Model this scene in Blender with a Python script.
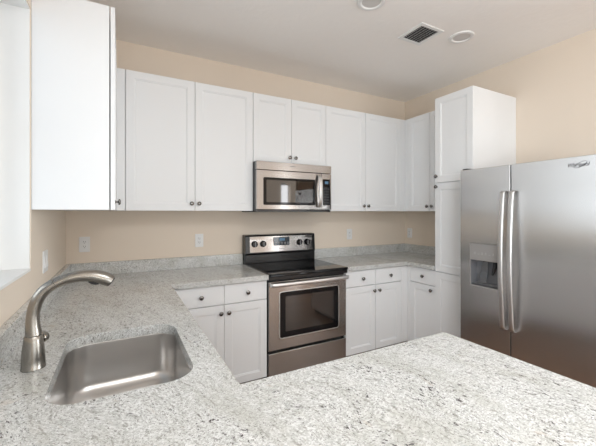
import bpy, bmesh, math, random
from mathutils import Vector, Matrix

for o in list(bpy.data.objects):
    bpy.data.objects.remove(o)
SC = bpy.context.scene
COL = SC.collection
PI = math.pi

# ------------------------------------------------------------------ measured planes of the room (metres)
YB, XR, XL, ZC = 3.044, 3.1746, -0.367, 2.804
YREAR = -3.8
ZT = 0.914            # countertop top
ZS = 0.876            # countertop underside
ZUB, ZUT = 1.42, 2.457  # wall cabinets
YU, XUR = 2.728, 2.848  # wall cabinet door faces
YC = 2.392            # counter front edge
YD = 2.422            # base door faces
XD = 2.559            # base door faces on the right wall

# ------------------------------------------------------------------ camera, sky, light, exposure
CAM_H = 1.4072
cam_d = bpy.data.cameras.new('camera')
cam_d.sensor_width = 36.0
cam_d.sensor_fit = 'HORIZONTAL'
cam_d.lens = 329.71 * 36.0 / 596.0
cam_d.shift_y = -(223.0 - 212.35) / 596.0
cam_d.clip_start = 0.02
cam = bpy.data.objects.new('camera', cam_d)
COL.objects.link(cam)
cam.location = (0, 0, CAM_H)
cam.rotation_euler = (PI / 2, 0, -0.4931)
SC.camera = cam

world = bpy.data.worlds.new('sky')
SC.world = world
world.use_nodes = True
bg = world.node_tree.nodes['Background']
bg.inputs['Color'].default_value = (0.80, 0.90, 1.0, 1)
bg.inputs['Strength'].default_value = 0.5

def area(name, loc, rot, sx, sy, power, col):
    d = bpy.data.lights.new(name, 'AREA')
    d.shape = 'RECTANGLE'
    d.size = sx
    d.size_y = sy
    d.energy = power
    d.color = col
    o = bpy.data.objects.new(name, d)
    COL.objects.link(o)
    o.location = loc
    o.rotation_euler = rot
    return o

# daylight coming in through the kitchen window and through the glazed wall of the room behind the camera; the left-rear and strip lamps are added
area('daylight_window', (-2.7, 1.15, 1.6), (0, -PI / 2 - 0.12, 0), 3.2, 2.4, 58, (0.88, 0.955, 1.0))
area('fill_left_rear', (XL - 0.07, -1.75, 1.55), (0, -PI / 2 - 0.2, 0), 1.6, 1.6, 66, (0.88, 0.955, 1.0))  # added fill in an invented window, brightens the left-facing cabinet fronts
area('daylight_patio_doors', (2.0, YREAR - 0.15, 1.2), (PI / 2 + 0.3, 0, 0), 2.6, 2.3, 62, (0.90, 0.965, 1.0))
area('daylight_side_window', (6.4, -2.0, 1.4), (0, PI / 2 + 0.2, 0), 1.8, 2.0, 175, (0.90, 0.965, 1.0))
area('added_strip_light', (4.46, YREAR - 0.15, 1.2), (PI / 2, 0, 0), 0.28, 2.1, 12, (0.96, 0.98, 1.0))  # invented narrow bright strip, added for the range and microwave steel to reflect
# added soft fill lamp under an invented ceiling panel, behind the camera
area('ceiling_fill_light', (0.95, -0.75, 2.755), (0, 0, 0), 1.5, 1.0, 36, (0.93, 0.975, 1.0))

SC.view_settings.view_transform = 'Standard'
SC.view_settings.look = 'None'
SC.view_settings.gamma = 1.0
SC.view_settings.use_curve_mapping = False
SC.view_settings.exposure = 0.40
SC.cycles.max_bounces = 10
SC.cycles.diffuse_bounces = 6
SC.cycles.caustics_reflective = False
SC.cycles.caustics_refractive = False
SC.cycles.sample_clamp_indirect = 6.0

# ------------------------------------------------------------------ materials
def new_mat(name):
    m = bpy.data.materials.new(name)
    m.use_nodes = True
    nt = m.node_tree
    b = nt.nodes['Principled BSDF']
    return m, nt, b

def plain(name, col, rough=0.5, metal=0.0, spec=0.5, coat=0.0):
    m, nt, b = new_mat(name)
    b.inputs['Base Color'].default_value = (*col, 1)
    b.inputs['Roughness'].default_value = rough
    b.inputs['Metallic'].default_value = metal
    b.inputs['Specular IOR Level'].default_value = spec
    b.inputs['Coat Weight'].default_value = coat
    return m

def node(nt, t, **kw):
    n = nt.nodes.new(t)
    for k, v in kw.items():
        setattr(n, k, v)
    return n

def painted(name, col, rough, scale, strength, dist=0.002):
    """paint with a fine roller / knockdown texture"""
    m, nt, b = new_mat(name)
    b.inputs['Roughness'].default_value = rough
    b.inputs['Specular IOR Level'].default_value = 0.3
    tc = node(nt, 'ShaderNodeTexCoord')
    no = node(nt, 'ShaderNodeTexNoise')
    no.inputs['Scale'].default_value = scale
    no.inputs['Detail'].default_value = 3
    nt.links.new(tc.outputs['Object'], no.inputs['Vector'])
    mx = node(nt, 'ShaderNodeMix', data_type='RGBA')
    mx.inputs['A'].default_value = (*[c * 0.98 for c in col], 1)
    mx.inputs['B'].default_value = (*col, 1)
    nt.links.new(no.outputs['Fac'], mx.inputs['Factor'])
    nt.links.new(mx.outputs['Result'], b.inputs['Base Color'])
    bp = node(nt, 'ShaderNodeBump')
    bp.inputs['Strength'].default_value = strength
    bp.inputs['Distance'].default_value = dist
    nt.links.new(no.outputs['Fac'], bp.inputs['Height'])
    nt.links.new(bp.outputs['Normal'], b.inputs['Normal'])
    return m

def brushed(name, col, rough, aniso, scale, spread=0.05, turn=0.0):
    """brushed stainless steel: fine stretched streaks vary the gloss"""
    m, nt, b = new_mat(name)
    b.inputs['Metallic'].default_value = 1.0
    b.inputs['Anisotropic'].default_value = aniso
    b.inputs['Anisotropic Rotation'].default_value = turn
    tc = node(nt, 'ShaderNodeTexCoord')
    mp = node(nt, 'ShaderNodeMapping')
    mp.inputs['Scale'].default_value = scale
    no = node(nt, 'ShaderNodeTexNoise')
    no.inputs['Scale'].default_value = 1.0
    no.inputs['Detail'].default_value = 4
    nt.links.new(tc.outputs['Object'], mp.inputs['Vector'])
    nt.links.new(mp.outputs['Vector'], no.inputs['Vector'])
    mr = node(nt, 'ShaderNodeMapRange')
    mr.inputs['To Min'].default_value = rough - spread
    mr.inputs['To Max'].default_value = rough + spread
    nt.links.new(no.outputs['Fac'], mr.inputs['Value'])
    nt.links.new(mr.outputs['Result'], b.inputs['Roughness'])
    mx = node(nt, 'ShaderNodeMix', data_type='RGBA')
    mx.inputs['A'].default_value = (*[c * 0.97 for c in col], 1)
    mx.inputs['B'].default_value = (*[min(1, c * 1.02) for c in col], 1)
    nt.links.new(no.outputs['Fac'], mx.inputs['Factor'])
    nt.links.new(mx.outputs['Result'], b.inputs['Base Color'])
    if aniso > 0:
        tg = node(nt, 'ShaderNodeTangent', direction_type='RADIAL', axis='Z')
        nt.links.new(tg.outputs['Tangent'], b.inputs['Tangent'])
    return m

def granite(name):
    m, nt, b = new_mat(name)
    L = nt.links.new
    tc = node(nt, 'ShaderNodeTexCoord')
    # flow of the stone runs along Y, gently warped
    warp = node(nt, 'ShaderNodeTexNoise')
    warp.inputs['Scale'].default_value = 2.2
    warp.inputs['Detail'].default_value = 3
    L(tc.outputs['Object'], warp.inputs['Vector'])
    sub = node(nt, 'ShaderNodeVectorMath', operation='SUBTRACT')
    sub.inputs[1].default_value = (0.5, 0.5, 0.5)
    L(warp.outputs['Color'], sub.inputs[0])
    scl = node(nt, 'ShaderNodeVectorMath', operation='SCALE')
    scl.inputs['Scale'].default_value = 0.22
    L(sub.outputs['Vector'], scl.inputs[0])
    add = node(nt, 'ShaderNodeVectorMath', operation='ADD')
    L(tc.outputs['Object'], add.inputs[0])
    L(scl.outputs['Vector'], add.inputs[1])

    turn = node(nt, 'ShaderNodeMapping')
    turn.inputs['Rotation'].default_value = (0, 0, math.radians(-16))
    L(add.outputs['Vector'], turn.inputs['Vector'])

    def noise(scale, stretch, detail=4, rough=0.55, off=0.0):
        mp = node(nt, 'ShaderNodeMapping')
        mp.inputs['Scale'].default_value = stretch
        mp.inputs['Location'].default_value = (off, off * 0.7, off * 1.3)
        L(turn.outputs['Vector'], mp.inputs['Vector'])
        n = node(nt, 'ShaderNodeTexNoise')
        n.inputs['Scale'].default_value = scale
        n.inputs['Detail'].default_value = detail
        n.inputs['Roughness'].default_value = rough
        L(mp.outputs['Vector'], n.inputs['Vector'])
        return n.outputs['Fac']

    def ramp(fac, lo, hi, interp='SMOOTHSTEP'):
        r = node(nt, 'ShaderNodeMapRange', interpolation_type=interp)
        r.inputs['From Min'].default_value = lo
        r.inputs['From Max'].default_value = hi
        L(fac, r.inputs['Value'])
        return r.outputs['Result']

    def mul(a, c):
        r = node(nt, 'ShaderNodeMath', operation='MULTIPLY')
        for i, v in enumerate((a, c)):
            if isinstance(v, float):
                r.inputs[i].default_value = v
            else:
                L(v, r.inputs[i])
        return r.outputs[0]

    def mix(fac, a, c):
        x = node(nt, 'ShaderNodeMix', data_type='RGBA')
        L(fac, x.inputs['Factor'])
        for k, v in (('A', a), ('B', c)):
            if isinstance(v, tuple):
                x.inputs[k].default_value = (*v, 1)
            else:
                L(v, x.inputs[k])
        return x.outputs['Result']

    # crystals: pale grains of slightly different tone
    vo = node(nt, 'ShaderNodeTexVoronoi')
    vo.inputs['Scale'].default_value = 260
    L(add.outputs['Vector'], vo.inputs['Vector'])
    sep = node(nt, 'ShaderNodeSeparateColor')
    L(vo.outputs['Color'], sep.inputs['Color'])
    col = mix(sep.outputs[0], (0.42, 0.425, 0.41), (0.75, 0.755, 0.75))
    # broad grey-olive clouds along the flow
    veins = ramp(noise(8.0, (1.0, 0.28, 1.0), 6, 0.68), 0.44, 0.66)
    col = mix(mul(veins, 0.5), col, (0.41, 0.405, 0.36))
    # hairline grey streaks
    streak = ramp(noise(95.0, (1.0, 0.26, 1.0), 4, 0.65, off=3.1), 0.575, 0.62)
    col = mix(mul(streak, 0.5), col, (0.20, 0.19, 0.165))
    # warm rusty tint here and there
    warm = ramp(noise(34.0, (1.0, 0.4, 1.0), 3, 0.5, off=7.7), 0.65, 0.73)
    col = mix(mul(warm, 0.3), col, (0.42, 0.33, 0.24))
    # dark garnet and mica specks, gathered in drifts
    drift = ramp(noise(9.0, (1.0, 0.3, 1.0), 4, 0.62, off=11.0), 0.44, 0.60)
    speck = ramp(noise(120.0, (1.0, 0.5, 1.0), 4, 0.65, off=5.3), 0.595, 0.62)
    fine = ramp(noise(300.0, (1.0, 0.6, 1.0), 2, 0.5, off=9.3), 0.63, 0.66)
    col = mix(mul(mul(speck, drift), 0.95), col, (0.042, 0.03, 0.033))
    col = mix(mul(fine, 0.7), col, (0.10, 0.08, 0.08))
    L(col, b.inputs['Base Color'])
    b.inputs['Roughness'].default_value = 0.16
    b.inputs['Specular IOR Level'].default_value = 0.5
    return m

def floor_mat(name):
    m, nt, b = new_mat(name)
    L = nt.links.new
    tc = node(nt, 'ShaderNodeTexCoord')
    br = node(nt, 'ShaderNodeTexBrick')
    br.offset = 0.5
    br.inputs['Scale'].default_value = 1.0
    br.inputs['Brick Width'].default_value = 1.2
    br.inputs['Row Height'].default_value = 0.15
    br.inputs['Mortar Size'].default_value = 0.002
    br.inputs['Color1'].default_value = (0.33, 0.19, 0.115, 1)
    br.inputs['Color2'].default_value = (0.25, 0.14, 0.085, 1)
    br.inputs['Mortar'].default_value = (0.05, 0.03, 0.02, 1)
    L(tc.outputs['Object'], br.inputs['Vector'])
    mp = node(nt, 'ShaderNodeMapping')
    mp.inputs['Scale'].default_value = (3, 40, 1)
    L(tc.outputs['Object'], mp.inputs['Vector'])
    no = node(nt, 'ShaderNodeTexNoise')
    no.inputs['Scale'].default_value = 1.5
    no.inputs['Detail'].default_value = 5
    L(mp.outputs['Vector'], no.inputs['Vector'])
    mx = node(nt, 'ShaderNodeMix', data_type='RGBA', blend_type='MULTIPLY')
    mx.inputs['Factor'].default_value = 0.35
    L(br.outputs['Color'], mx.inputs['A'])
    L(no.outputs['Color'], mx.inputs['B'])
    L(mx.outputs['Result'], b.inputs['Base Color'])
    b.inputs['Roughness'].default_value = 0.35
    return m

def thin_glass(name, tint=(1, 1, 1), refl=0.08):
    m = bpy.data.materials.new(name)
    m.use_nodes = True
    nt = m.node_tree
    nt.nodes.clear()
    out = node(nt, 'ShaderNodeOutputMaterial')
    tr = node(nt, 'ShaderNodeBsdfTransparent')
    tr.inputs['Color'].default_value = (*tint, 1)
    gl = node(nt, 'ShaderNodeBsdfGlossy')
    gl.inputs['Roughness'].default_value = 0.02
    mx = node(nt, 'ShaderNodeMixShader')
    mx.inputs['Fac'].default_value = refl
    nt.links.new(tr.outputs[0], mx.inputs[1])
    nt.links.new(gl.outputs[0], mx.inputs[2])
    nt.links.new(mx.outputs[0], out.inputs['Surface'])
    return m

M = dict(
    wall=painted('tan_wall_paint', (0.76, 0.665, 0.565), 0.75, 90, 0.08),
    ceiling=painted('ceiling_paint', (0.90, 0.87, 0.84), 0.85, 22, 0.35, 0.006),
    white=plain('white_cabinet_lacquer', (0.795, 0.805, 0.815), 0.38),
    trim=plain('white_trim_paint', (0.80, 0.80, 0.79), 0.5),
    kick=plain('dark_toe_kick_board', (0.20, 0.17, 0.15), 0.6),  # dark brown board
    floor=floor_mat('wood_plank_floor'),
    granite=granite('white_granite'),
    steel=brushed('brushed_stainless', (0.38, 0.365, 0.355), 0.20, 0.85, (1.5, 260, 260), 0.01, 0.25),
    steel_fridge=brushed('brushed_fridge_steel', (0.58, 0.57, 0.565), 0.25, 0.9, (260, 1.5, 260), 0.01),
    steel_sink=brushed('satin_sink_steel', (0.62, 0.605, 0.59), 0.30, 0.0, (3, 60, 60), 0.01),
    steel_handle=brushed('handle_steel', (0.66, 0.655, 0.65), 0.34, 0.0, (60, 60, 4), 0.015),
    nickel=brushed('brushed_nickel', (0.30, 0.28, 0.252), 0.27, 0.0, (4, 4, 300), 0.004),
    knob=plain('pewter_knob', (0.20, 0.19, 0.18), 0.22, 1.0),
    black=plain('black_enamel', (0.008, 0.008, 0.009), 0.22),
    blackglass=plain('black_ceramic_glass', (0.006, 0.006, 0.007), 0.06, 0.0, 0.25),
    ovenglass=plain('dark_oven_glass', (0.018, 0.014, 0.012), 0.04, 0.0, 0.9, 0.4),
    darkgap=plain('dark_plastic', (0.02, 0.02, 0.022), 0.5),
    grey=plain('grey_plastic', (0.20, 0.20, 0.21), 0.4),
    panelgrey=plain('dispenser_grey', (0.36, 0.35, 0.345), 0.35, 0.3),
    recess=plain('dispenser_recess_grey', (0.19, 0.195, 0.21), 0.3),
    paddle=plain('grey_clear_paddle', (0.10, 0.105, 0.115), 0.10, 0.0, 0.8),
    mark=plain('dark_logo_metal', (0.05, 0.05, 0.055), 0.3, 0.6),
    lightmark=plain('pale_print', (0.45, 0.45, 0.45), 0.5),
    dimmark=plain('dim_print', (0.22, 0.22, 0.22), 0.5),
    red=plain('dark_red_mark', (0.25, 0.06, 0.06), 0.4),
    plate=plain('white_switch_plastic', (0.74, 0.74, 0.74), 0.35),
    slot=plain('slot_dark', (0.03, 0.03, 0.03), 0.6),
    lens=plain('frosted_lamp_lens', (0.62, 0.60, 0.58), 0.4),
    ring=plain('burner_print', (0.05, 0.05, 0.052), 0.25),
    glass=thin_glass('window_glass'),
    display=plain('display_glass', (0.02, 0.03, 0.04), 0.08),
    digits=plain('display_digits', (0.08, 0.16, 0.24), 0.3),
)
M['fill_panel_white'] = plain('fill_panel_plain_white', (0.8, 0.8, 0.8), 0.6)  # plain white face of the added fill panel, no emission
for nm, st in (('digits', 0.08),):
    b = M[nm].node_tree.nodes['Principled BSDF']
    b.inputs['Emission Color'].default_value = (0.15, 0.4, 0.7, 1)
    b.inputs['Emission Strength'].default_value = st

# ------------------------------------------------------------------ mesh helpers
def link_mesh(name, bm, mat, parent=None, smooth=False, bevel=0.0, seg=2, angle=30):
    me = bpy.data.meshes.new(name)
    bmesh.ops.recalc_face_normals(bm, faces=bm.faces[:])
    bm.to_mesh(me)
    bm.free()
    me.materials.append(mat)
    o = bpy.data.objects.new(name, me)
    COL.objects.link(o)
    if parent is not None:
        o.parent = parent
    if smooth:
        for p in me.polygons:
            p.use_smooth = True
        me.set_sharp_from_angle(angle=math.radians(40))
    if bevel > 0:
        md = o.modifiers.new('edge', 'BEVEL')
        md.width = bevel
        md.segments = seg
        md.limit_method = 'ANGLE'
        md.angle_limit = math.radians(angle)
        md.harden_normals = False
    return o

def box(bm, x0, x1, y0, y1, z0, z1):
    vs = [bm.verts.new((x, y, z)) for z in (z0, z1) for y in (y0, y1) for x in (x0, x1)]
    for f in ((0, 2, 3, 1), (4, 5, 7, 6), (0, 1, 5, 4), (2, 6, 7, 3), (0, 4, 6, 2), (1, 3, 7, 5)):
        bm.faces.new([vs[i] for i in f])
    return vs

def boxes(*bs):
    bm = bmesh.new()
    for b in bs:
        box(bm, *b)
    return bm

def lathe(bm, prof, mat=Matrix(), seg=24):
    """prof: (radius, height) pairs revolved about local Z, then moved by mat"""
    rings = []
    for r, h in prof:
        if r < 1e-6:
            rings.append([bm.verts.new(mat @ Vector((0, 0, h)))])
        else:
            rings.append([bm.verts.new(mat @ Vector((r * math.cos(2 * PI * k / seg), r * math.sin(2 * PI * k / seg), h))) for k in range(seg)])
    for a, b in zip(rings, rings[1:]):
        for k in range(seg):
            k2 = (k + 1) % seg
            if len(a) == 1 and len(b) == 1:
                continue
            if len(a) == 1:
                bm.faces.new((a[0], b[k], b[k2]))
            elif len(b) == 1:
                bm.faces.new((a[k], b[0], a[k2]))
            else:
                bm.faces.new((a[k], b[k], b[k2], a[k2]))
    for ring in (rings[0], rings[-1]):
        if len(ring) > 1:
            bm.faces.new(ring)

def tube(bm, pts, radii, seg=20, squash=None):
    """round tube along pts; squash = list of vertical scale factors of the section"""
    pts = [Vector(p) for p in pts]
    rings = []
    for i, p in enumerate(pts):
        t = (pts[min(i + 1, len(pts) - 1)] - pts[max(i - 1, 0)]).normalized()
        side = Vector((0, 1, 0))
        if abs(t.dot(side)) > 0.95:
            side = Vector((0, 0, 1))
        n = t.cross(side).normalized()
        s = n.cross(t).normalized()
        q = squash[i] if squash else 1.0
        rings.append([bm.verts.new(p + radii[i] * (math.cos(2 * PI * k / seg) * s + q * math.sin(2 * PI * k / seg) * n)) for k in range(seg)])
    for a, b in zip(rings, rings[1:]):
        for k in range(seg):
            bm.faces.new((a[k], b[k], b[(k + 1) % seg], a[(k + 1) % seg]))
    bm.faces.new(rings[0])
    bm.faces.new(rings[-1])

def smooth_path(ctrl, n=6):
    """Catmull-Rom through control tuples of any size"""
    out = []
    P = [ctrl[0]] + list(ctrl) + [ctrl[-1]]
    for i in range(1, len(P) - 2):
        for k in range(n):
            t = k / n
            out.append(tuple(0.5 * (2 * b + (c - a) * t + (2 * a - 5 * b + 4 * c - d) * t * t + (3 * b - a - 3 * c + d) * t ** 3)
                             for a, b, c, d in zip(P[i - 1], P[i], P[i + 1], P[i + 2])))
    out.append(tuple(ctrl[-1]))
    return out

def rrect(x0, x1, y0, y1, r, n=6):
    """rounded rectangle, counter-clockwise"""
    out = []
    for cx, cy, a0 in ((x1 - r, y0 + r, -PI / 2), (x1 - r, y1 - r, 0), (x0 + r, y1 - r, PI / 2), (x0 + r, y0 + r, PI)):
        for k in range(n + 1):
            a = a0 + PI / 2 * k / n
            out.append((cx + r * math.cos(a), cy + r * math.sin(a)))
    return out

def loft(bm, loops, cap=(True, True)):
    rings = [[bm.verts.new(p) for p in lp] for lp in loops]
    n = len(rings[0])
    for a, b in zip(rings, rings[1:]):
        for k in range(n):
            bm.faces.new((a[k], a[(k + 1) % n], b[(k + 1) % n], b[k]))
    if cap[0]:
        bm.faces.new(rings[0])
    if cap[1]:
        bm.faces.new(rings[-1])

def plate_xz(bm, x0, x1, z0, z1, r, yf, yb, n=5, chamfer=0.0):
    """rounded plate standing in XZ, its face at y = yf (towards -Y), back at yb"""
    L = []
    L.append([(x, yb, z) for x, z in rrect(x0, x1, z0, z1, r, n)])
    if chamfer:
        L.append([(x, yf + chamfer, z) for x, z in rrect(x0, x1, z0, z1, r, n)])
        c = chamfer
        L.append([(x, yf, z) for x, z in rrect(x0 + c, x1 - c, z0 + c, z1 - c, max(r - c, 0.0005), n)])
    else:
        L.append([(x, yf, z) for x, z in rrect(x0, x1, z0, z1, r, n)])
    loft(bm, L)

def frame_xz(bm, x0, x1, z0, z1, r, w, yf, yb, n=5):
    """ring (picture-frame) with rounded corners, width w"""
    A = rrect(x0, x1, z0, z1, r, n)
    B = rrect(x0 + w, x1 - w, z0 + w, z1 - w, max(r - w, 0.0005), n)
    rings = [[bm.verts.new((x, y, z)) for x, z in S] for S, y in ((A, yb), (A, yf), (B, yf), (B, yb))]
    k = len(A)
    for a, b in zip(rings, rings[1:] + rings[:1]):
        for i in range(k):
            bm.faces.new((a[i], a[(i + 1) % k], b[(i + 1) % k], b[i]))

def thing(name, label, cat, loc=(0, 0, 0), rz=0.0, group=None):
    o = bpy.data.objects.new(name, None)
    o.empty_display_size = 0.1
    COL.objects.link(o)
    o.location = loc
    o.rotation_euler = (0, 0, rz)
    o['label'] = label
    o['category'] = cat
    if group:
        o['group'] = group
    return o

def structure(name, bm, mat, parent=None, **kw):
    o = link_mesh(name, bm, mat, parent, **kw)
    if parent is None:
        o['kind'] = 'structure'
    return o

def text_on(name, body, size, mat, parent, x, y, z, shear=0.0, depth=0.0006, width=None):
    """raised lettering facing -Y; x is the left end, z the base line"""
    cu = bpy.data.curves.new(name, 'FONT')
    cu.body = body
    cu.size = size
    cu.shear = shear
    cu.extrude = depth
    tmp = bpy.data.objects.new(name + '_curve', cu)
    COL.objects.link(tmp)
    bpy.context.view_layer.update()
    me = bpy.data.meshes.new_from_object(tmp.evaluated_get(bpy.context.evaluated_depsgraph_get()))
    bpy.data.objects.remove(tmp)
    xs = [v.co.x for v in me.vertices]
    s = 1.0 if width is None else width / (max(xs) - min(xs))
    x_min = min(xs)
    for v in me.vertices:
        v.co = Vector((x + (v.co.x - x_min) * s, y - v.co.z, z + v.co.y))
    me.materials.clear()
    me.materials.append(mat)
    me.name = name
    o = bpy.data.objects.new(name, me)
    COL.objects.link(o)
    o.parent = parent
    return o

# ------------------------------------------------------------------ the setting
structure('floor', boxes((XL - 0.16, 6.3, YREAR - 0.2, YB + 0.15, -0.08, 0.0)), M['floor'])
structure('ceiling', boxes((XL - 0.16, 6.3, YREAR - 0.2, YB + 0.15, ZC, ZC + 0.1)), M['ceiling'])
structure('wall_back', boxes((XL - 0.16, XR + 0.15, YB, YB + 0.15, 0, ZC)), M['wall'])
structure('wall_right', boxes((XR, XR + 0.15, 0.55, YB, 0, ZC), (XR + 0.15, 6.3, 0.55, 0.7, 0, ZC)), M['wall'])
WY0, WY1, WZ0, WZ1 = 0.69, 1.9315, 1.137, 2.35
VY0, VY1, VZ0, VZ1 = -2.6, -0.9, 0.7, 2.4     # invented second window behind the camera, added to let in fill light
structure('wall_left', boxes((XL - 0.16, XL, YREAR, VY0, 0, ZC), (XL - 0.16, XL, VY1, WY0, 0, ZC), (XL - 0.16, XL, VY0, VY1, 0, VZ0), (XL - 0.16, XL, VY0, VY1, VZ1, ZC), (XL - 0.16, XL, WY1, YB, 0, ZC),
                             (XL - 0.16, XL, WY0, WY1, 0, WZ0), (XL - 0.16, XL, WY0, WY1, WZ1, ZC)), M['wall'])
PX0, PX1 = 0.7, 3.3            # patio doors in the rear wall
HX0, HX1 = 4.8, 6.1            # invented doorway to a dark hall, added to darken the steel's reflections
structure('wall_rear', boxes((XL - 0.16, PX0, YREAR - 0.15, YREAR, 0, ZC), (PX1, 4.3, YREAR - 0.15, YREAR, 0, ZC), (4.62, HX0, YREAR - 0.15, YREAR, 0, ZC),
                             (HX1, 6.3, YREAR - 0.15, YREAR, 0, ZC), (PX0, PX1, YREAR - 0.15, YREAR, 2.4, ZC), (4.3, 4.62, YREAR - 0.15, YREAR, 2.3, ZC),
                             (HX0, HX1, YREAR - 0.15, YREAR, 2.4, ZC), (HX0 - 0.1, HX0, YREAR - 2.2, YREAR - 0.15, 0, ZC), (HX1, HX1 + 0.1, YREAR - 2.2, YREAR - 0.15, 0, ZC),
                             (HX0 - 0.1, HX1 + 0.1, YREAR - 2.3, YREAR - 2.2, 0, ZC), (HX0, HX1, YREAR - 2.2, YREAR - 0.15, ZC - 0.1, ZC), (HX0, HX1, YREAR - 2.2, YREAR - 0.2, -0.08, 0)), M['wall'])
UY0, UY1, UZ0, UZ1 = -2.9, -1.1, 0.4, 2.4   # side window of the next room
structure('wall_side', boxes((6.15, 6.3, YREAR, UY0, 0, ZC), (6.15, 6.3, UY1, 0.55, 0, ZC), (6.15, 6.3, UY0, UY1, 0, UZ0), (6.15, 6.3, UY0, UY1, UZ1, ZC)), M['wall'])

# kitchen window over the sink: white jamb boards, sill, frame, pane
win = structure('window_1', boxes((XL - 0.16, XL - 0.004, WY1 - 0.008, WY1, WZ0, WZ1), (XL - 0.16, XL - 0.004, WY0, WY0 + 0.008, WZ0, WZ1),
                                  (XL - 0.16, XL - 0.004, WY0 + 0.008, WY1 - 0.008, WZ1 - 0.008, WZ1)), M['trim'])
structure('window_sill', boxes((XL - 0.16, XL + 0.0015, WY0 + 0.008, WY1 - 0.008, WZ0, WZ0 + 0.012)), M['trim'], win, bevel=0.002)
fx0, fx1 = XL - 0.155, XL - 0.115
a0, a1, b0, b1 = WY0 + 0.008, WY1 - 0.008, WZ0 + 0.012, WZ1 - 0.008
structure('window_frame', boxes((fx0, fx1, a0, a0 + 0.045, b0, b1), (fx0, fx1, a1 - 0.045, a1, b0, b1),
                                (fx0, fx1, a0 + 0.045, a1 - 0.045, b0, b0 + 0.045), (fx0, fx1, a0 + 0.045, a1 - 0.045, b1 - 0.045, b1),
                                (fx0, fx1, a0 + 0.045, a1 - 0.045, (b0 + b1) / 2 - 0.02, (b0 + b1) / 2 + 0.02)), M['trim'], win, bevel=0.003)
structure('window_pane', boxes((XL - 0.138, XL - 0.133, a0 + 0.045, a1 - 0.045, b0 + 0.045, b1 - 0.045)), M['glass'], win)

w2 = structure('added_fill_window', boxes((XL - 0.15, XL - 0.09, VY0, VY0 + 0.05, VZ0, VZ1), (XL - 0.15, XL - 0.09, VY1 - 0.05, VY1, VZ0, VZ1),
                                 (XL - 0.15, XL - 0.09, VY0 + 0.05, VY1 - 0.05, VZ0, VZ0 + 0.05), (XL - 0.15, XL - 0.09, VY0 + 0.05, VY1 - 0.05, VZ1 - 0.05, VZ1)), M['trim'])
structure('window_pane', boxes((XL - 0.125, XL - 0.12, VY0 + 0.05, VY1 - 0.05, VZ0 + 0.05, VZ1 - 0.05)), M['glass'], w2)
# glazed patio doors in the far room wall behind the camera
pm = (PX0 + PX1) / 2
pd = structure('door_1', boxes((PX0, PX1, YREAR - 0.11, YREAR - 0.04, 2.34, 2.4), (PX0, PX0 + 0.06, YREAR - 0.11, YREAR - 0.04, 0, 2.34),
                               (PX1 - 0.06, PX1, YREAR - 0.11, YREAR - 0.04, 0, 2.34), (pm - 0.04, pm + 0.04, YREAR - 0.11, YREAR - 0.04, 0, 2.34),
                               (PX0 + 0.06, pm - 0.04, YREAR - 0.11, YREAR - 0.04, 0, 0.08), (pm + 0.04, PX1 - 0.06, YREAR - 0.11, YREAR - 0.04, 0, 0.08)), M['trim'])
structure('door_pane', boxes((PX0 + 0.06, pm - 0.04, YREAR - 0.078, YREAR - 0.072, 0.08, 2.34), (pm + 0.04, PX1 - 0.06, YREAR - 0.078, YREAR - 0.072, 0.08, 2.34)), M['glass'], pd)
w3 = structure('window_3', boxes((6.18, 6.24, UY0, UY0 + 0.05, UZ0, UZ1), (6.18, 6.24, UY1 - 0.05, UY1, UZ0, UZ1),
                                 (6.18, 6.24, UY0 + 0.05, UY1 - 0.05, UZ0, UZ0 + 0.05), (6.18, 6.24, UY0 + 0.05, UY1 - 0.05, UZ1 - 0.05, UZ1)), M['trim'])
structure('window_pane', boxes((6.205, 6.21, UY0 + 0.05, UY1 - 0.05, UZ0 + 0.05, UZ1 - 0.05)), M['glass'], w3)

# ------------------------------------------------------------------ cabinets
def shaker(x0, x1, z0, z1, yf=0.0, th=0.02, stile=0.055):
    """five-piece door: flat frame, small step, recessed flat panel; face at yf"""
    bm = bmesh.new()
    def lp(i, y):
        return [(x0 + i, y, z0 + i), (x1 - i, y, z0 + i), (x1 - i, y, z1 - i), (x0 + i, y, z1 - i)]
    e = 0.0015
    loft(bm, [lp(0, yf + th), lp(0, yf + e), lp(e, yf), lp(stile, yf), lp(stile + 0.0015, yf + 0.004),
              lp(stile + 0.008, yf + 0.0045), lp(stile + 0.011, yf + 0.009)])
    return bm

def slab(x0, x1, z0, z1, yf=0.0, th=0.02):
    bm = bmesh.new()
    def lp(i, y):
        return [(x0 + i, y, z0 + i), (x1 - i, y, z0 + i), (x1 - i, y, z1 - i), (x0 + i, y, z1 - i)]
    loft(bm, [lp(0, yf + th), lp(0, yf + 0.002), lp(0.002, yf)])
    return bm

KNOB_ME = None
def knob(parent, x, z, y=0.0):
    global KNOB_ME
    if KNOB_ME is None:
        bm = bmesh.new()
        lathe(bm, [(0.0085, 0), (0.0085, 0.002), (0.0055, 0.004), (0.005, 0.011), (0.008, 0.0135), (0.0155, 0.016), (0.0165, 0.019),
                   (0.0155, 0.0225), (0.011, 0.0255), (0.005, 0.0268), (0, 0.027)], Matrix.Rotation(PI / 2, 4, 'X'), 20)
        o = link_mesh('knob', bm, M['knob'], parent, smooth=True)
        KNOB_ME = o.data
    else:
        o = bpy.data.objects.new('knob', KNOB_ME)
        COL.objects.link(o)
        o.parent = parent
    o.location = (x, y, z)
    return o

def door(parent, x0, x1, z0, z1, kx=None, kz=None, name='door'):
    d = link_mesh(name, shaker(x0, x1, z0, z1), M['white'], parent)
    if kx is not None:
        knob(d, kx, kz)
    return d

def drawer(parent, x0, x1, z0, z1, kx=None, kz=None):
    d = link_mesh('drawer', slab(x0, x1, z0, z1), M['white'], parent)
    if kx is not None:
        knob(d, kx, kz)
    return d

G = 0.0017  # half the gap between two fronts

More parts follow.
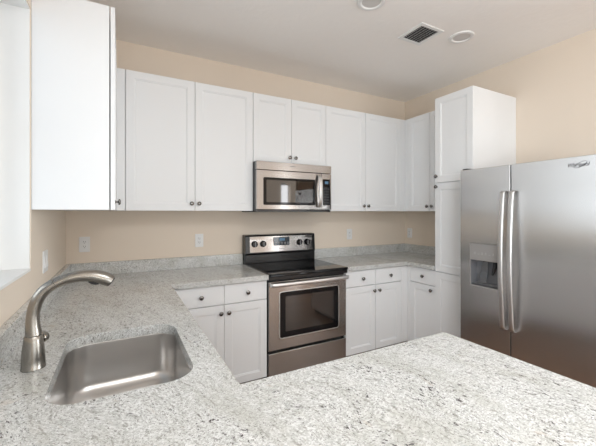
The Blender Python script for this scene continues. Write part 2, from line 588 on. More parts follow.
def wall_cab(label, loc, rz, x0, x1, z0, depth, group=None, gap=0.021):
    t = thing('wall_cabinet', label, 'cabinet', loc, rz, group)
    link_mesh('cabinet_body', boxes((x0, x1, gap, depth, z0, ZUT)), M['white'], t, bevel=0.0012)
    return t

# left of the range: two tall doors; its filler meets the end cabinet
c = wall_cab('white two-door wall cabinet left of the microwave', (0, YU, 0), 0, -0.0255, 1.0185, ZUB, YB - YU - 0.001)
link_mesh('filler_strip', slab(-0.045, 0.0275, ZUB, ZUT), M['white'], c)
door(c, 0.031, 0.526 - G, ZUB, ZUT, 0.499, 1.478)
door(c, 0.526 + G, 1.0185, ZUB, ZUT, 0.557, 1.478)
# above the microwave
c = wall_cab('short white two-door wall cabinet directly above the microwave', (0, YU, 0), 0, 1.022, 1.7765, 1.852, YB - YU - 0.001)
door(c, 1.0225, 1.3975 - G, 1.852, ZUT, 1.376, 1.912)
door(c, 1.3975 + G, 1.7765, 1.852, ZUT, 1.436, 1.912)
# right of the microwave, running into the corner
c = wall_cab('white two-door wall cabinet right of the microwave reaching the corner', (0, YU, 0), 0, 1.78, XR - 0.001, ZUB, YB - YU - 0.001)
door(c, 1.7802, 2.276 - G, ZUB, ZUT, 2.246, 1.474)
door(c, 2.276 + G, 2.773, ZUB, ZUT, 2.306, 1.474)
link_mesh('filler_strip', slab(2.7745, 2.862, ZUB, ZUT), M['white'], c)
# right wall, between the corner and the tall pantry
c = wall_cab('white two-door wall cabinet on the right wall beside the tall pantry', (XUR, YU, 0), -PI / 2, 0.0225, 0.642, ZUB, XR - XUR - 0.001)
link_mesh('filler_strip', slab(0.0005, 0.043, ZUB, ZUT), M['white'], c)
door(c, 0.0455, 0.3405 - G, ZUB, ZUT, 0.313, 1.4715)
door(c, 0.3405 + G, 0.642, ZUB, ZUT, 0.372, 1.4715)
# left wall, end panel towards the window
LY0 = 1.933
c = wall_cab('white end wall cabinet by the window, its broad blank side facing out', (XL + 0.341, LY0, 0), PI / 2, 0.0, YB - LY0 - 0.001, ZUB, 0.34, gap=0.0255)
door(c, 0.0015, 0.40, ZUB, ZUT, 0.045, 1.462)
link_mesh('filler_strip', slab(0.403, YU - LY0 - 0.001, ZUB, ZUT), M['white'], c)

def base_cab(label, loc, rz, x0, x1, depth, bx0=None, bx1=None):
    t = thing('base_cabinet', label, 'cabinet', loc, rz)
    bx0 = x0 if bx0 is None else bx0
    bx1 = x1 if bx1 is None else bx1
    link_mesh('cabinet_body', boxes((bx0, bx1, 0.021, depth, 0.1, ZS - 0.001)), M['white'], t, bevel=0.001)
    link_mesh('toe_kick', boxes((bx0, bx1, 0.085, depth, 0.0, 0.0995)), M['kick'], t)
    return t

ZD0, ZD1, ZW0, ZW1 = 0.104, 0.717, 0.723, 0.868
c = base_cab('white two-drawer base cabinet between the sink run and the range', (0, YD, 0), 0, 0.335, 1.021, YB - YD - 0.001, 0.302, 1.021)
link_mesh('filler_strip', slab(0.252, 0.333, ZD0, ZW1), M['white'], c)
drawer(c, 0.335, 0.678 - G, ZW0, ZW1, 0.509, 0.793)
drawer(c, 0.678 + G, 1.021, ZW0, ZW1, 0.860, 0.793)
door(c, 0.335, 0.678 - G, ZD0, ZD1, 0.652, 0.659)
door(c, 0.678 + G, 1.021, ZD0, ZD1, 0.711, 0.659)

c = base_cab('white two-drawer base cabinet right of the range', (0, YD, 0), 0, 1.793, 2.474, YB - YD - 0.001, 1.793, XR - 0.001)
drawer(c, 1.793, 2.1415 - G, ZW0, ZW1, 1.985, 0.791)
drawer(c, 2.1415 + G, 2.474, ZW0, ZW1, 2.327, 0.793)
door(c, 1.793, 2.1415 - G, ZD0, ZD1, 2.120, 0.664)
door(c, 2.1415 + G, 2.474, ZD0, ZD1, 2.183, 0.664)
link_mesh('filler_strip', slab(2.476, XD + 0.015, ZD0, ZW1), M['white'], c)

PY0, PY1 = 2.079, 1.706        # pantry side planes
c = base_cab('narrow white base cabinet with one drawer beside the tall pantry', (XD, YD, 0), -PI / 2, 0.038, 0.341, XR - XD - 0.001, 0.0225, 0.341)
link_mesh('filler_strip', slab(0.0005, 0.036, ZD0, ZW1), M['white'], c)
drawer(c, 0.038, 0.341, ZW0, ZW1, 0.200, 0.794)
door(c, 0.038, 0.341, ZD0, ZD1, 0.298, 0.676)

c = thing('pantry_cabinet', 'tall narrow white pantry cabinet standing against the refrigerator', 'cabinet', (2.55, PY0, 0), -PI / 2)
W = PY0 - PY1
link_mesh('cabinet_body', boxes((0, W, 0.021, XR - 2.55 - 0.001, 0.1, 2.452)), M['white'], c, bevel=0.0012)
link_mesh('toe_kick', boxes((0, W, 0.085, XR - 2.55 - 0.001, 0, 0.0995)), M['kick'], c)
door(c, 0.001, W - 0.001, 1.679, 2.4515, 0.020, 1.736)
door(c, 0.001, W - 0.001, 0.869, 1.672, 0.020, 1.640)
door(c, 0.001, W - 0.001, 0.104, 0.862)

# sink run and peninsula bases (their fronts face the kitchen floor)
c = thing('base_cabinet', 'white base cabinet under the kitchen sink, facing the range aisle', 'cabinet', (0.27, 0.93, 0), PI / 2)
D = 0.27 - XL - 0.002
link_mesh('cabinet_body', boxes((0, 0.018, 0.021, D, 0.1, ZS - 0.001), (1.49, 1.508, 0.021, D, 0.1, ZS - 0.001), (0.018, 1.49, 0.021, D, 0.1, 0.118),
                                (0.018, 1.49, D - 0.012, D, 0.118, ZS - 0.001), (0.018, 1.49, 0.021, 0.04, 0.78, ZS - 0.001),
                                (0.80, 0.818, 0.04, D - 0.012, 0.118, ZS - 0.001)), M['white'], c)
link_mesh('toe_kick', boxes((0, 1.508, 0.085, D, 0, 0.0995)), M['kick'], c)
for k in range(3):
    x0, x1 = 0.02 + k * 0.46, 0.02 + (k + 1) * 0.46 - 0.004
    drawer(c, x0, x1, ZW0, ZW1)
    door(c, x0, x1, ZD0, ZD1, x0 + 0.03 if k % 2 else x1 - 0.03, 0.66)
link_mesh('filler_strip', slab(1.402, 1.4912, ZD0, ZW1), M['white'], c)
c = thing('base_cabinet', 'white base cabinet under the granite peninsula, facing the range', 'cabinet', (1.135, 0.875, 0), PI)
link_mesh('cabinet_body', boxes((0, 1.497, 0.021, 0.76, 0.1, ZS - 0.001)), M['white'], c)
link_mesh('toe_kick', boxes((0.02, 1.497, 0.085, 0.74, 0, 0.0995)), M['kick'], c)
for k in range(2):
    x0, x1 = 0.002 + k * 0.40, 0.002 + (k + 1) * 0.40 - 0.004
    drawer(c, x0, x1, ZW0, ZW1, (x0 + x1) / 2, 0.793)
    door(c, x0, x1, ZD0, ZD1, x1 - 0.03 if k == 0 else x0 + 0.03, 0.66)

# ------------------------------------------------------------------ granite worktops
def poly_slab(outer, holes, z0, z1):
    bm = bmesh.new()
    edges = []
    for loop in [outer] + holes:
        vs = [bm.verts.new((x, y, z0)) for x, y in loop]
        edges += [bm.edges.new((vs[i], vs[(i + 1) % len(vs)])) for i in range(len(vs))]
    r = bmesh.ops.triangle_fill(bm, edges=edges, use_beauty=True)
    faces = [g for g in r['geom'] if isinstance(g, bmesh.types.BMFace)]
    e = bmesh.ops.extrude_face_region(bm, geom=faces)
    bmesh.ops.translate(bm, verts=[g for g in e['geom'] if isinstance(g, bmesh.types.BMVert)], vec=(0, 0, z1 - z0))
    return bm

SX0, SX1, SY0, SY1, SR = -0.180, 0.206, 1.022, 1.570, 0.085     # sink cut-out
XG0, XG1 = 1.0235, 1.7885                                        # range gap
YEND, XPEN, YPEN, XRUN = -0.16, 1.172, 0.912, 0.301
def fillet(corner, a, b, r, n=6):
    """rounded 90 degree corner between directions a (incoming side) and b"""
    cx, cy = corner
    c = (cx + r * (a[0] + b[0]), cy + r * (a[1] + b[1]))
    out = []
    for k in range(n + 1):
        t = PI / 2 * k / n
        out.append((c[0] - r * (b[0] * math.cos(t) + a[0] * math.sin(t)), c[1] - r * (b[1] * math.cos(t) + a[1] * math.sin(t))))
    return out
outer = [(XL + 0.001, YEND), ] + fillet((XPEN + 0.003, YEND), (-1, 0), (0, 1), 0.014) + fillet((XPEN + 0.003, YPEN), (0, -1), (-1, 0), 0.014) + \
        [(XRUN, YPEN), (XRUN, YC), (XG0, YC), (XG0, YB - 0.001), (XL + 0.001, YB - 0.001)]
ct = thing('countertop', 'speckled white granite countertop with the sink cut-out and the front peninsula', 'countertop')
link_mesh('worktop', poly_slab(outer, [rrect(SX0, SX1, SY0, SY1, SR, 8)], ZS, ZT), M['granite'], ct, bevel=0.004, seg=3)
link_mesh('backsplash', boxes((XL + 0.031, XG0, YB - 0.031, YB - 0.001, ZT, 1.0134)), M['granite'], ct, bevel=0.002)
link_mesh('backsplash', boxes((XL + 0.001, XL + 0.0305, YEND, YB - 0.001, ZT, 1.0134)), M['granite'], ct, bevel=0.002)
ct = thing('countertop', 'L-shaped granite countertop in the far corner right of the range', 'countertop')
outer = [(XG1, YC), (2.529, YC), (2.529, PY0 + 0.002), (XR - 0.001, PY0 + 0.002), (XR - 0.001, YB - 0.001), (XG1, YB - 0.001)]
link_mesh('worktop', poly_slab(outer, [], ZS, ZT), M['granite'], ct, bevel=0.004, seg=3)
link_mesh('backsplash', boxes((XG1, XR - 0.031, YB - 0.031, YB - 0.001, ZT, 1.0134)), M['granite'], ct, bevel=0.002)
link_mesh('backsplash', boxes((XR - 0.0305, XR - 0.001, PY0 + 0.002, YB - 0.001, ZT, 1.0134)), M['granite'], ct, bevel=0.002)

# ------------------------------------------------------------------ sink
sk = thing('sink', 'undermount stainless steel sink bowl set in the granite', 'sink', ((SX0 + SX1) / 2, (SY0 + SY1) / 2, ZS))
hx, hy = (SX1 - SX0) / 2 + 0.004, (SY1 - SY0) / 2 + 0.004
def sk_loop(i, z, r):
    return [(x, y, z) for x, y in rrect(-hx + i, hx - i, -hy + i, hy - i, max(r, 0.01), 8)]
bm = bmesh.new()
DP, FR = 0.195, 0.045
loops = [sk_loop(-0.02, -0.0012, SR + 0.024), sk_loop(0.0, -0.0012, SR + 0.004), sk_loop(0.0008, -0.0022, SR + 0.003), sk_loop(0.001, -0.004, SR + 0.003), sk_loop(0.005, -DP + FR + 0.01, SR - 0.004), sk_loop(0.006, -DP + FR, SR - 0.004)]
for k in range(1, 8):
    a = PI / 2 * k / 7
    i = 0.006 + FR * (1 - math.cos(a))
    loops.append(sk_loop(i, -DP + FR - FR * math.sin(a), SR - i))
for j, s in enumerate((0.75, 0.5, 0.3)):
    base = loops[12]
    loops.append([(x * s, y * s, -DP - 0.004 * (j + 1)) for x, y, z in base])
loft(bm, loops, cap=(False, False))
n = len(loops[0])
bm.verts.ensure_lookup_table()
last = bm.verts[-n:]
ring = [bm.verts.new((0.043 * math.cos(2 * PI * k / n), 0.043 * math.sin(2 * PI * k / n), -DP - 0.016)) for k in range(n)]
# match the drain ring to the bowl loop by angle
ang = lambda v: math.atan2(v.co.y, v.co.x)
la = sorted(last, key=ang)
ra = sorted(ring, key=ang)
for k in range(n):
    bm.faces.new((la[k], la[(k + 1) % n], ra[(k + 1) % n], ra[k]))
o = link_mesh('sink_bowl', bm, M['steel_sink'], sk, smooth=True)
bm2 = bmesh.new()
lathe(bm2, [(0.0, -DP - 0.024), (0.028, -DP - 0.024), (0.034, -DP - 0.018), (0.042, -DP - 0.0145), (0.045, -DP - 0.0155), (0.045, -DP - 0.03), (0.0, -DP - 0.03)], seg=32)
link_mesh('drain', bm2, M['steel_handle'], sk, smooth=True)

# ------------------------------------------------------------------ faucet
fc = thing('faucet', 'brushed nickel pull-out kitchen faucet arching over the sink', 'faucet', (-0.2440, 1.317, ZT))
bm = bmesh.new()
lathe(bm, [(0.031, 0.0), (0.0325, 0.001), (0.0325, 0.004), (0.0315, 0.006), (0.031, 0.03), (0.029, 0.06), (0.026, 0.085), (0.0238, 0.1025), (0.0225, 0.104)], seg=32)
link_mesh('faucet_body', bm, M['nickel'], fc, smooth=True)
#      x       z      radius  (relative to the base)
path = [(0.001, 0.105, 0.0222), (-0.0015, 0.135, 0.0195), (-0.001, 0.165, 0.0180), (0.004, 0.195, 0.0178), (0.0145, 0.223, 0.0178),
        (0.032, 0.246, 0.0178), (0.0555, 0.2625, 0.0178)]
sp = smooth_path(path, 5)
bm = bmesh.new()
tube(bm, [(x, 0, z) for x, z, r in sp], [r for x, z, r in sp], 24)
link_mesh('spout', bm, M['nickel'], fc, smooth=True)
path = [(0.0565, 0.2631, 0.0180), (0.085, 0.2745, 0.0183), (0.12, 0.2805, 0.0192), (0.152, 0.2795, 0.0208), (0.180, 0.2725, 0.0222), (0.200, 0.263, 0.0222), (0.2140, 0.2535, 0.0205)]
sp = smooth_path(path, 5)
bm = bmesh.new()
tube(bm, [(x, 0, z) for x, z, r in sp], [r for x, z, r in sp], 24)
hd = link_mesh('spray_head', bm, M['nickel'], fc, smooth=True)
bm = bmesh.new()
t = Vector((0.0145, 0, -0.0115)).normalized()
mt = Matrix.Translation(Vector((0.2142, 0, 0.2533))) @ t.to_track_quat('Z', 'Y').to_matrix().to_4x4()
lathe(bm, [(0.017, 0.0), (0.016, 0.003), (0.0, 0.003)], mt, 24)
link_mesh('spray_nozzle', bm, M['darkgap'], hd, smooth=True)
bm = bmesh.new()
tube(bm, [(0.148, 0, 0.2600), (0.158, 0, 0.2570), (0.170, 0, 0.2530), (0.178, 0, 0.2500)], [0.004, 0.0075, 0.0075, 0.004], 12)
link_mesh('spray_button', bm, M['darkgap'], hd, smooth=True)
bm = bmesh.new()
d = Vector((0.60, 0.80, 0.10)).normalized()
mt = Matrix.Translation(Vector((0, 0, 0.083))) @ d.to_track_quat('Z', 'Y').to_matrix().to_4x4()
lathe(bm, [(0.012, 0.015), (0.013, 0.024), (0.0165, 0.026), (0.0175, 0.029), (0.0165, 0.040), (0.014, 0.044), (0.0, 0.046)], mt, 24)
hl = link_mesh('faucet_handle', bm, M['nickel'], fc, smooth=True)

# ------------------------------------------------------------------ range
rg = thing('range', 'stainless and black electric range between the base cabinets', 'stove', (1.0262, 2.405, 0))
RW = 0.7598
link_mesh('range_body', boxes((0.002, RW - 0.002, 0.036, 0.632, 0.03, 0.897), (0.02, RW - 0.02, 0.06, 0.6, 0.0, 0.03)), M['black'], rg)
bm = bmesh.new()
lp = lambda i, z, yb: [(x, y, z) for x, y in rrect(-0.0005 + i, RW + 0.0005 - i, -0.032 + i, yb - i, 0.012, 5)]
loft(bm, [lp(0.004, 0.8975, 0.632), lp(0.0, 0.901, 0.632), lp(0.0, 0.916, 0.632), lp(0.004, 0.921, 0.632)])
ck = link_mesh('cooktop', bm, M['blackglass'], rg, smooth=True)
link_mesh('cooktop_lip', boxes((0.0, RW, -0.018, 0.036, 0.866, 0.8972)), M['black'], rg, bevel=0.004)
for x, y, r in ((0.20, 0.13, 0.115), (0.56, 0.13, 0.09), (0.20, 0.39, 0.075), (0.56, 0.39, 0.10)):
    bm = bmesh.new()
    A, B = [], []
    for k in range(48):
        a = 2 * PI * k / 48
        A.append(bm.verts.new((x + r * math.cos(a), y + r * math.sin(a), 0.9214)))
        B.append(bm.verts.new((x + (r - 0.002) * math.cos(a), y + (r - 0.002) * math.sin(a), 0.9214)))
    for k in range(48):
        bm.faces.new((A[k], A[(k + 1) % 48], B[(k + 1) % 48], B[k]))
    link_mesh('burner_ring', bm, M['ring'], ck)
# oven door
od = link_mesh('oven_door', boxes((0.003, RW - 0.003, 0.0, 0.034, 0.303, 0.852)), M['steel'], rg, bevel=0.004, seg=3)
bm = bmesh.new()
frame_xz(bm, 0.094, 0.676, 0.388, 0.768, 0.022, 0.006, -0.004, 0.004)
link_mesh('window_trim', bm, M['steel_handle'], od)
bm = bmesh.new()
plate_xz(bm, 0.100, 0.670, 0.394, 0.762, 0.018, -0.0015, 0.006)
wd = link_mesh('oven_window', bm, M['blackglass'], od)
bm = bmesh.new()
plate_xz(bm, 0.150, 0.620, 0.440, 0.725, 0.008, -0.0023, 0.0)
link_mesh('window_pane', bm, M['ovenglass'], wd)
bm = bmesh.new()
sec = rrect(-0.062, -0.034, 0.818, 0.850, 0.011, 5)
pts = smooth_path([(0.006, 0.014), (0.04, 0.002), (0.20, -0.003), (RW / 2, -0.005), (RW - 0.20, -0.003), (RW - 0.04, 0.002), (RW - 0.006, 0.014)], 5)
loft(bm, [[(x, y + dy, z) for y, z in sec] for x, dy in pts])
link_mesh('oven_handle', bm, M['steel_handle'], od, smooth=True)
link_mesh('handle_bracket', boxes((0.012, 0.04, -0.045, 0.002, 0.822, 0.846)), M['steel_handle'], od, bevel=0.003)
link_mesh('handle_bracket', boxes((RW - 0.04, RW - 0.012, -0.045, 0.002, 0.822, 0.846)), M['steel_handle'], od, bevel=0.003)
link_mesh('storage_drawer', boxes((0.003, RW - 0.003, 0.0, 0.034, 0.05, 0.280)), M['steel'], rg, bevel=0.004, seg=3)
# backguard
bm = bmesh.new()
prof = [(0.548, 0.9215), (0.548, 1.005), (0.540, 1.015), (0.552, 1.178), (0.560, 1.190), (0.632, 1.192), (0.632, 0.9215)]
loft(bm, [[(x, y, z) for y, z in prof] for x in (0.0, RW)])
bk = link_mesh('backguard', bm, M['black'], rg, bevel=0.004, seg=3)
def bg_y(z):
    return 0.540 + (z - 1.015) / (1.178 - 1.015) * 0.012
bm = bmesh.new()
for x0, x1, z0, z1, d0, d1 in ((0.044, 0.726, 1.026, 1.174, 0.0015, -0.004),):
    loft(bm, [[(x0, bg_y(z0) - d0, z0), (x1, bg_y(z0) - d0, z0), (x1, bg_y(z1) - d0, z1), (x0, bg_y(z1) - d0, z1)][::1],
              [(x0, bg_y(z0) + 0.004, z0), (x1, bg_y(z0) + 0.004, z0), (x1, bg_y(z1) + 0.004, z1), (x0, bg_y(z1) + 0.004, z1)]])
cp = link_mesh('control_panel', bm, M['steel'], bk)
bm = bmesh.new()
plate_xz(bm, 0.288, 0.460, 1.082, 1.164, 0.006, bg_y(1.12) - 0.006, bg_y(1.12) + 0.002)
ds = link_mesh('clock_display', bm, M['display'], cp)
bm = boxes((0.350, 0.408, bg_y(1.12) - 0.0064, bg_y(1.12) - 0.004, 1.128, 1.152))
link_mesh('display_window', bm, M['digits'], ds)
bm = bmesh.new()
for k in range(5):
    for j in range(2):
        x = 0.298 + k * 0.034
        z = 1.092 + j * 0.014
        box(bm, x, x + 0.022, bg_y(1.12) - 0.0064, bg_y(1.12) - 0.005, z, z + 0.007)
link_mesh('touch_key', bm, M['grey'], ds)
for kx in (0.092, 0.178, 0.575, 0.662):
    bm = bmesh.new()
    mt = Matrix.Translation(Vector((kx, bg_y(1.105) - 0.0014, 1.105))) @ Matrix.Rotation(PI / 2, 4, 'X')
    lathe(bm, [(0.031, 0.0), (0.031, 0.003), (0.0285, 0.006), (0.026, 0.022), (0.0235, 0.0245), (0.0, 0.0245)], mt, 28)
    kb = link_mesh('control_knob', bm, M['black'], cp, smooth=True)
    link_mesh('knob_pointer', boxes((kx - 0.0035, kx + 0.0035, bg_y(1.105) - 0.030, bg_y(1.105) - 0.024, 1.084, 1.126)), M['grey'], kb, bevel=0.001)
text_on('logo', 'Whirlpool', 0.016, M['dimmark'], cp, 0.344, bg_y(1.05) - 0.0022, 1.045, 0.15, width=0.06)

# ------------------------------------------------------------------ microwave
mw = thing('microwave', 'stainless over-the-range microwave hung under the short wall cabinet', 'microwave', (1.0195, 2.642, 0))
MW = 0.7645
link_mesh('microwave_body', boxes((0.001, MW - 0.001, 0.03, 0.401, 1.428, 1.850)), M['black'], mw)
link_mesh('vent_panel', boxes((0.0, MW, 0.0, 0.032, 1.776, 1.850)), M['steel'], mw, bevel=0.003)
md = link_mesh('microwave_door', boxes((0.0, 0.652, 0.0, 0.028, 1.433, 1.773)), M['steel'], mw, bevel=0.003)
bm = bmesh.new()
plate_xz(bm, 0.062, 0.584, 1.472, 1.712, 0.010, -0.0015, 0.006)
wd = link_mesh('microwave_window', bm, M['blackglass'], md)
bm = bmesh.new()
plate_xz(bm, 0.090, 0.556, 1.496, 1.690, 0.006, -0.0022, 0.0)
link_mesh('window_pane', bm, M['ovenglass'], wd)
bm = bmesh.new()
pts = smooth_path([(-0.004, 1.452), (-0.022, 1.466), (-0.040, 1.520), (-0.047, 1.605), (-0.040, 1.690), (-0.022, 1.745), (-0.004, 1.760)], 5)
loft(bm, [[(0.617 + x, y + yy * 0.5, z) for x, yy in rrect(-0.014, 0.014, -0.012, 0.012, 0.006, 4)] for y, z in pts])
link_mesh('door_handle', bm, M['steel_handle'], md, smooth=True)
cpm = link_mesh('control_panel', boxes((0.655, MW, 0.0, 0.028, 1.433, 1.773)), M['steel'], mw, bevel=0.003)
bm = bmesh.new()
plate_xz(bm, 0.668, 0.748, 1.474, 1.722, 0.006, -0.0015, 0.006)
kp = link_mesh('keypad', bm, M['blackglass'], cpm)
link_mesh('clock_display', boxes((0.690, 0.728, -0.0022, 0.0, 1.676, 1.702)), M['digits'], kp)
bm = bmesh.new()
for r in range(6):
    for q in range(3):
        x, z = 0.677 + q * 0.0225, 1.492 + r * 0.026
        box(bm, x, x + 0.017, -0.0021, 0.0, z, z + 0.016)
link_mesh('touch_key', bm, M['darkgap'], kp)
link_mesh('underside_panel', boxes((0.004, MW - 0.004, 0.012, 0.40, 1.4105, 1.428)), M['black'], mw)
text_on('logo', 'Whirlpool', 0.016, M['dimmark'], mw.children[1], 0.318, -0.0006, 1.814, 0.15, width=0.055)

# ------------------------------------------------------------------ refrigerator
FZ = 1.738
fr = thing('refrigerator', 'stainless side-by-side refrigerator with ice and water dispenser', 'refrigerator', (2.37, 1.694, 0), -PI / 2)
FW = 0.905
link_mesh('fridge_body', boxes((0.004, FW - 0.004, 0.078, 0.77, 0.03, 1.725), (0.03, FW - 0.03, 0.12, 0.74, 0, 0.03)), M['grey'], fr, bevel=0.004)
XS = 0.3835  # seam
# freezer door with an opening for the dispenser
dx0, dx1, dz0, dz1 = 0.084, 0.303, 0.851, 1.171
xs, zs = [0.001, dx0, dx1, XS - 0.0035], [0.06, dz0, dz1, FZ]
bm = bmesh.new()
def q(a, b, c_, d_):
    bm.faces.new([bm.verts.new(p) for p in (a, b, c_, d_)])
for i in range(3):
    for j in range(3):
        if (i, j) != (1, 1):
            q((xs[i], 0, zs[j]), (xs[i + 1], 0, zs[j]), (xs[i + 1], 0, zs[j + 1]), (xs[i], 0, zs[j + 1]))
        if (i, j) != (1, 1):
            q((xs[i], 0.006, zs[j]), (xs[i + 1], 0.006, zs[j]), (xs[i + 1], 0.006, zs[j + 1]), (xs[i], 0.006, zs[j + 1]))
for j in range(3):
    q((xs[0], 0, zs[j]), (xs[0], 0, zs[j + 1]), (xs[0], 0.006, zs[j + 1]), (xs[0], 0.006, zs[j]))
    q((xs[3], 0, zs[j]), (xs[3], 0, zs[j + 1]), (xs[3], 0.006, zs[j + 1]), (xs[3], 0.006, zs[j]))
for i in range(3):
    q((xs[i], 0, zs[0]), (xs[i + 1], 0, zs[0]), (xs[i + 1], 0.006, zs[0]), (xs[i], 0.006, zs[0]))
    q((xs[i], 0, zs[3]), (xs[i + 1], 0, zs[3]), (xs[i + 1], 0.006, zs[3]), (xs[i], 0.006, zs[3]))
q((dx0, 0, dz0), (dx0, 0, dz1), (dx0, 0.006, dz1), (dx0, 0.006, dz0))
q((dx1, 0, dz0), (dx1, 0, dz1), (dx1, 0.006, dz1), (dx1, 0.006, dz0))
q((dx0, 0, dz0), (dx1, 0, dz0), (dx1, 0.006, dz0), (dx0, 0.006, dz0))
q((dx0, 0, dz1), (dx1, 0, dz1), (dx1, 0.006, dz1), (dx0, 0.006, dz1))
bmesh.ops.remove_doubles(bm, verts=bm.verts[:], dist=1e-5)
fd = link_mesh('freezer_door', bm, M['steel_fridge'], fr, bevel=0.003, seg=3)
link_mesh('door_liner', boxes((xs[0] + 0.002, dx0, 0.0062, 0.068, 0.062, FZ - 0.002), (dx1, xs[3] - 0.0015, 0.0062, 0.068, 0.062, FZ - 0.002), (dx0, dx1, 0.0062, 0.068, 0.062, dz0), (dx0, dx1, 0.0062, 0.068, dz1, FZ - 0.002)), M['darkgap'], fd)
rd = link_mesh('fridge_door', boxes((XS + 0.0035, FW - 0.001, 0.0, 0.006, 0.06, FZ)), M['steel_fridge'], fr, bevel=0.003, seg=3)
link_mesh('door_liner', boxes((XS + 0.005, FW - 0.003, 0.0062, 0.068, 0.062, FZ - 0.002)), M['darkgap'], rd)
link_mesh('door_gasket', boxes((0.012, FW - 0.012, 0.0685, 0.0775, 0.07, 1.722)), M['darkgap'], fr)
link_mesh('kick_grille', boxes((0.01, FW - 0.01, 0.05, 0.11, 0.008, 0.055)), M['darkgap'], fr)
link_mesh('hinge_cover', boxes((0.006, 0.05, 0.02, 0.13, FZ + 0.0005, FZ + 0.012)), M['darkgap'], fr, bevel=0.003)
link_mesh('hinge_cover', boxes((FW - 0.05, FW - 0.006, 0.02, 0.13, FZ + 0.0005, FZ + 0.012)), M['darkgap'], fr, bevel=0.003)
def fridge_handle(parent, x):
    bm = bmesh.new()
    pts = smooth_path([(-0.004, 1.556), (-0.026, 1.552), (-0.040, 1.53), (-0.052, 1.40), (-0.064, 1.22), (-0.066, 1.07), (-0.062, 0.92), (-0.050, 0.75), (-0.040, 0.625), (-0.026, 0.598), (-0.004, 0.592)], 5)
    loft(bm, [[(x + a, y + b, z) for a, b in rrect(-0.0155, 0.0155, -0.008, 0.008, 0.006, 4)] for y, z in pts])
    return link_mesh('door_handle', bm, M['steel_handle'], parent, smooth=True)
fridge_handle(fd, 0.350)
fridge_handle(rd, 0.411)
# dispenser
link_mesh('dispenser_frame', (lambda b: (frame_xz(b, dx0, dx1, dz0, dz1, 0.006, 0.006, -0.003, 0.010), b)[1])(bmesh.new()), M['panelgrey'], fd)
dp = link_mesh('dispenser_panel', boxes((dx0 + 0.006, dx1 - 0.006, -0.002, 0.035, 1.046, dz1 - 0.006)), M['panelgrey'], fd, bevel=0.002)
bm = bmesh.new()
for k in range(6):
    x = dx0 + 0.035 + k * 0.028
    box(bm, x, x + 0.012, -0.0026, -0.001, 1.092, 1.096)
    if k in (0, 2, 3, 5):
        box(bm, x + 0.002, x + 0.010, -0.0026, -0.001, 1.100, 1.108)
link_mesh('panel_marks', bm, M['lightmark'], dp)
bm = bmesh.new()   # recess liner: open box behind the door opening, sloping back wall
x0, x1, z0, z1 = dx0 + 0.006, dx1 - 0.006, dz0 + 0.006, 1.046
V = [bm.verts.new(p) for p in ((x0, 0.002, z0), (x1, 0.002, z0), (x1, 0.002, z1), (x0, 0.002, z1),
                               (x0 + 0.004, 0.066, z0 + 0.012), (x1 - 0.004, 0.066, z0 + 0.012), (x1 - 0.004, 0.066, z1), (x0 + 0.004, 0.066, z1))]
for f in ((0, 1, 5, 4), (1, 2, 6, 5), (2, 3, 7, 6), (3, 0, 4, 7), (4, 5, 6, 7)):
    bm.faces.new([V[i] for i in f])
rc = link_mesh('dispenser_recess', bm, M['recess'], fd)
bm = bmesh.new()
loft(bm, [[(0.168 - w + dx, y, z), (0.168 + w + dx, y, z), (0.168 + w + dx, y + 0.006, z), (0.168 - w + dx, y + 0.006, z)] for w, dx, y, z in ((0.020, 0.012, 0.044, 1.040), (0.024, 0.006, 0.036, 0.96), (0.030, 0, 0.020, 0.890), (0.027, 0, 0.012, 0.880))])
link_mesh('ice_paddle', bm, M['paddle'], rc, bevel=0.002)
bm = bmesh.new()
tube(bm, [(0.250, 0.050, 1.044), (0.248, 0.044, 1.0), (0.244, 0.034, 0.965), (0.240, 0.026, 0.945)], [0.014, 0.013, 0.010, 0.006], 14)
link_mesh('water_lever', bm, M['darkgap'], rc, smooth=True)
link_mesh('drip_tray', boxes((x0 + 0.002, x1 - 0.002, 0.004, 0.062, z0 + 0.0125, z0 + 0.017)), M['grey'], rc)
# badge: script lettering with a swirl loop
bd = text_on('logo', 'Whirlpool', 0.033, M['mark'], rd, 0.716, -0.0008, 1.677, 0.32, width=0.105)
bm = bmesh.new()
ring_pts = []
for k in range(41):
    a = -0.6 + 2 * PI * 1.05 * k / 40
    ring_pts.append((0.776 + 0.034 * math.cos(a) * math.cos(0.45) - 0.012 * math.sin(a) * math.sin(0.45), -0.0012, 1.688 + 0.034 * math.cos(a) * math.sin(0.45) + 0.012 * math.sin(a) * math.cos(0.45)))
tube(bm, ring_pts, [0.0006 + 0.0012 * (k / 40) for k in range(41)], 8)
link_mesh('logo_swirl', bm, M['mark'], rd)

# ------------------------------------------------------------------ outlets and switch
def outlet(label, loc, rz):
    t = thing('wall_outlet', label, 'outlet', loc, rz)
    bm = bmesh.new()
    plate_xz(bm, -0.036, 0.036, -0.059, 0.059, 0.004, -0.006, -0.0005, chamfer=0.002)
    link_mesh('cover_plate', bm, M['plate'], t)
    bm = bmesh.new()
    plate_xz(bm, -0.0165, 0.0165, -0.0335, 0.0335, 0.003, -0.0085, -0.0055, chamfer=0.001)
    link_mesh('receptacle', bm, M['plate'], t)
    bm = bmesh.new()
    for s in (-1, 1):
        z = s * 0.018
        box(bm, -0.0075, -0.005, -0.0089, -0.008, z - 0.001, z + 0.008)
        box(bm, 0.005, 0.0075, -0.0089, -0.008, z - 0.001, z + 0.007)
        box(bm, -0.0022, 0.0022, -0.0089, -0.008, z - 0.009, z - 0.005)
    link_mesh('slots', bm, M['slot'], t)
    for s in (-1, 1):
        bm = bmesh.new()
        lathe(bm, [(0.0028, 0), (0.0028, 0.0008), (0, 0.001)], Matrix.Translation(Vector((0, -0.006, s * 0.048))) @ Matrix.Rotation(PI / 2, 4, 'X'), 10)
        link_mesh('screw', bm, M['plate'], t)
    return t
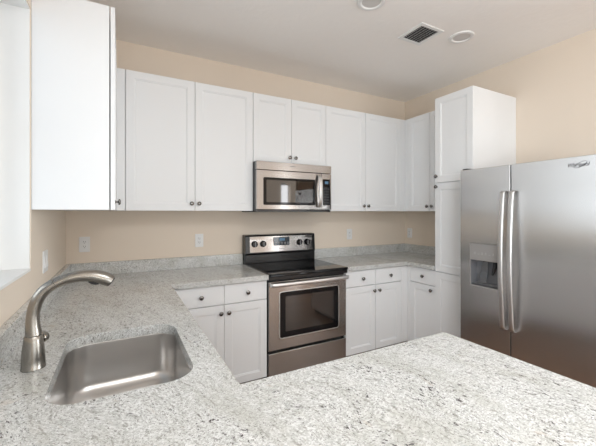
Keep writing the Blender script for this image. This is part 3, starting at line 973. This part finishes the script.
outlet('white wall outlet beside the left corner under the end cabinet', (-0.2485, YB, 1.158), 0)
outlet('white wall outlet midway between the faucet and the range', (0.623, YB, 1.154), 0)
outlet('white wall outlet on the back wall right of the range', (2.301, YB, 1.158), 0)
outlet('white wall outlet on the right wall beside the far corner', (XR, 2.962, 1.150), -PI / 2)
t = thing('light_switch', 'white double switch plate on the left wall beside the window', 'switch', (XL, 2.243, 1.140), PI / 2)
bm = bmesh.new()
plate_xz(bm, -0.058, 0.058, -0.059, 0.059, 0.004, -0.006, -0.0005, chamfer=0.002)
link_mesh('cover_plate', bm, M['plate'], t)
for s in (-1, 1):
    bm = bmesh.new()
    x = s * 0.023
    loft(bm, [[(x - 0.0165, -0.0055, -0.0335), (x + 0.0165, -0.0055, -0.0335), (x + 0.0165, -0.0055, 0.0335), (x - 0.0165, -0.0055, 0.0335)],
              [(x - 0.0155, -0.0115, -0.0325), (x + 0.0155, -0.0115, -0.0325), (x + 0.0155, -0.0070, 0.0325), (x - 0.0155, -0.0070, 0.0325)]])
    link_mesh('rocker', bm, M['plate'], t)

# ------------------------------------------------------------------ ceiling: two recessed lights (off) and the air vent
def downlight(label, x, y):
    t = thing('recessed_light', label, 'ceiling light', (x, y, ZC))
    bm = bmesh.new()
    lathe(bm, [(0.062, -0.003), (0.067, -0.010), (0.078, -0.0125), (0.090, -0.008), (0.0925, -0.0005), (0.062, -0.0005)], seg=40)
    link_mesh('trim_ring', bm, M['trim'], t, smooth=True)
    bm = bmesh.new()
    lathe(bm, [(0.0, -0.006), (0.045, -0.0055), (0.0625, -0.0035), (0.0625, -0.001), (0, -0.001)], seg=40)
    link_mesh('lamp_lens', bm, M['lens'], t, smooth=True)
downlight('round recessed ceiling light cut by the top edge of the photo', 1.462, 1.693)
downlight('round recessed ceiling light right of the ceiling vent', 2.387, 1.695)
t = thing('added_fill_panel', 'flat rectangular ceiling panel added to house the fill lamp behind the peninsula', 'ceiling light', (0.95, -0.75, ZC))  # unseen fixture made up to go with the fill lamp
link_mesh('fill_panel_frame', boxes((-0.80, 0.80, -0.55, -0.50, -0.04, -0.0005), (-0.80, 0.80, 0.50, 0.55, -0.04, -0.0005),
                               (-0.80, -0.75, -0.50, 0.50, -0.04, -0.0005), (0.75, 0.80, -0.50, 0.50, -0.04, -0.0005)), M['trim'], t, bevel=0.003)
link_mesh('fill_panel_diffuser', boxes((-0.75, 0.75, -0.50, 0.50, -0.03, -0.0005)), M['fill_panel_white'], t)
vt = thing('ceiling_vent', 'square white air vent with dark slots in the ceiling', 'vent', (2.068, 1.822, ZC))
bm = bmesh.new()
hw, hl, fw = 0.120, 0.122, 0.026
for i0, i1, j0, j1 in ((-hw, hw, -hl, -hl + fw), (-hw, hw, hl - fw, hl), (-hw, -hw + fw, -hl + fw, hl - fw), (hw - fw, hw, -hl + fw, hl - fw)):
    box(bm, i0, i1, j0, j1, -0.008, -0.0005)
link_mesh('vent_frame', bm, M['trim'], vt)
link_mesh('duct_backing', boxes((-hw + fw, hw - fw, -hl + fw, hl - fw, -0.0015, -0.0005)), M['slot'], vt)
N = 7
for k in range(N):
    x = -hw + fw + (k + 0.5) * (2 * (hw - fw)) / N
    bm = bmesh.new()
    vs = [bm.verts.new((x + a, y, z)) for y in (-hl + fw, hl - fw) for a, z in ((-0.0055, -0.0085), (-0.0035, -0.0088), (0.006, -0.0025), (0.004, -0.0022))]
    for f in ((0, 1, 2, 3), (7, 6, 5, 4), (0, 4, 5, 1), (1, 5, 6, 2), (2, 6, 7, 3), (3, 7, 4, 0)):
        bm.faces.new([vs[i] for i in f])
    link_mesh('vent_slat', bm, M['trim'], vt)
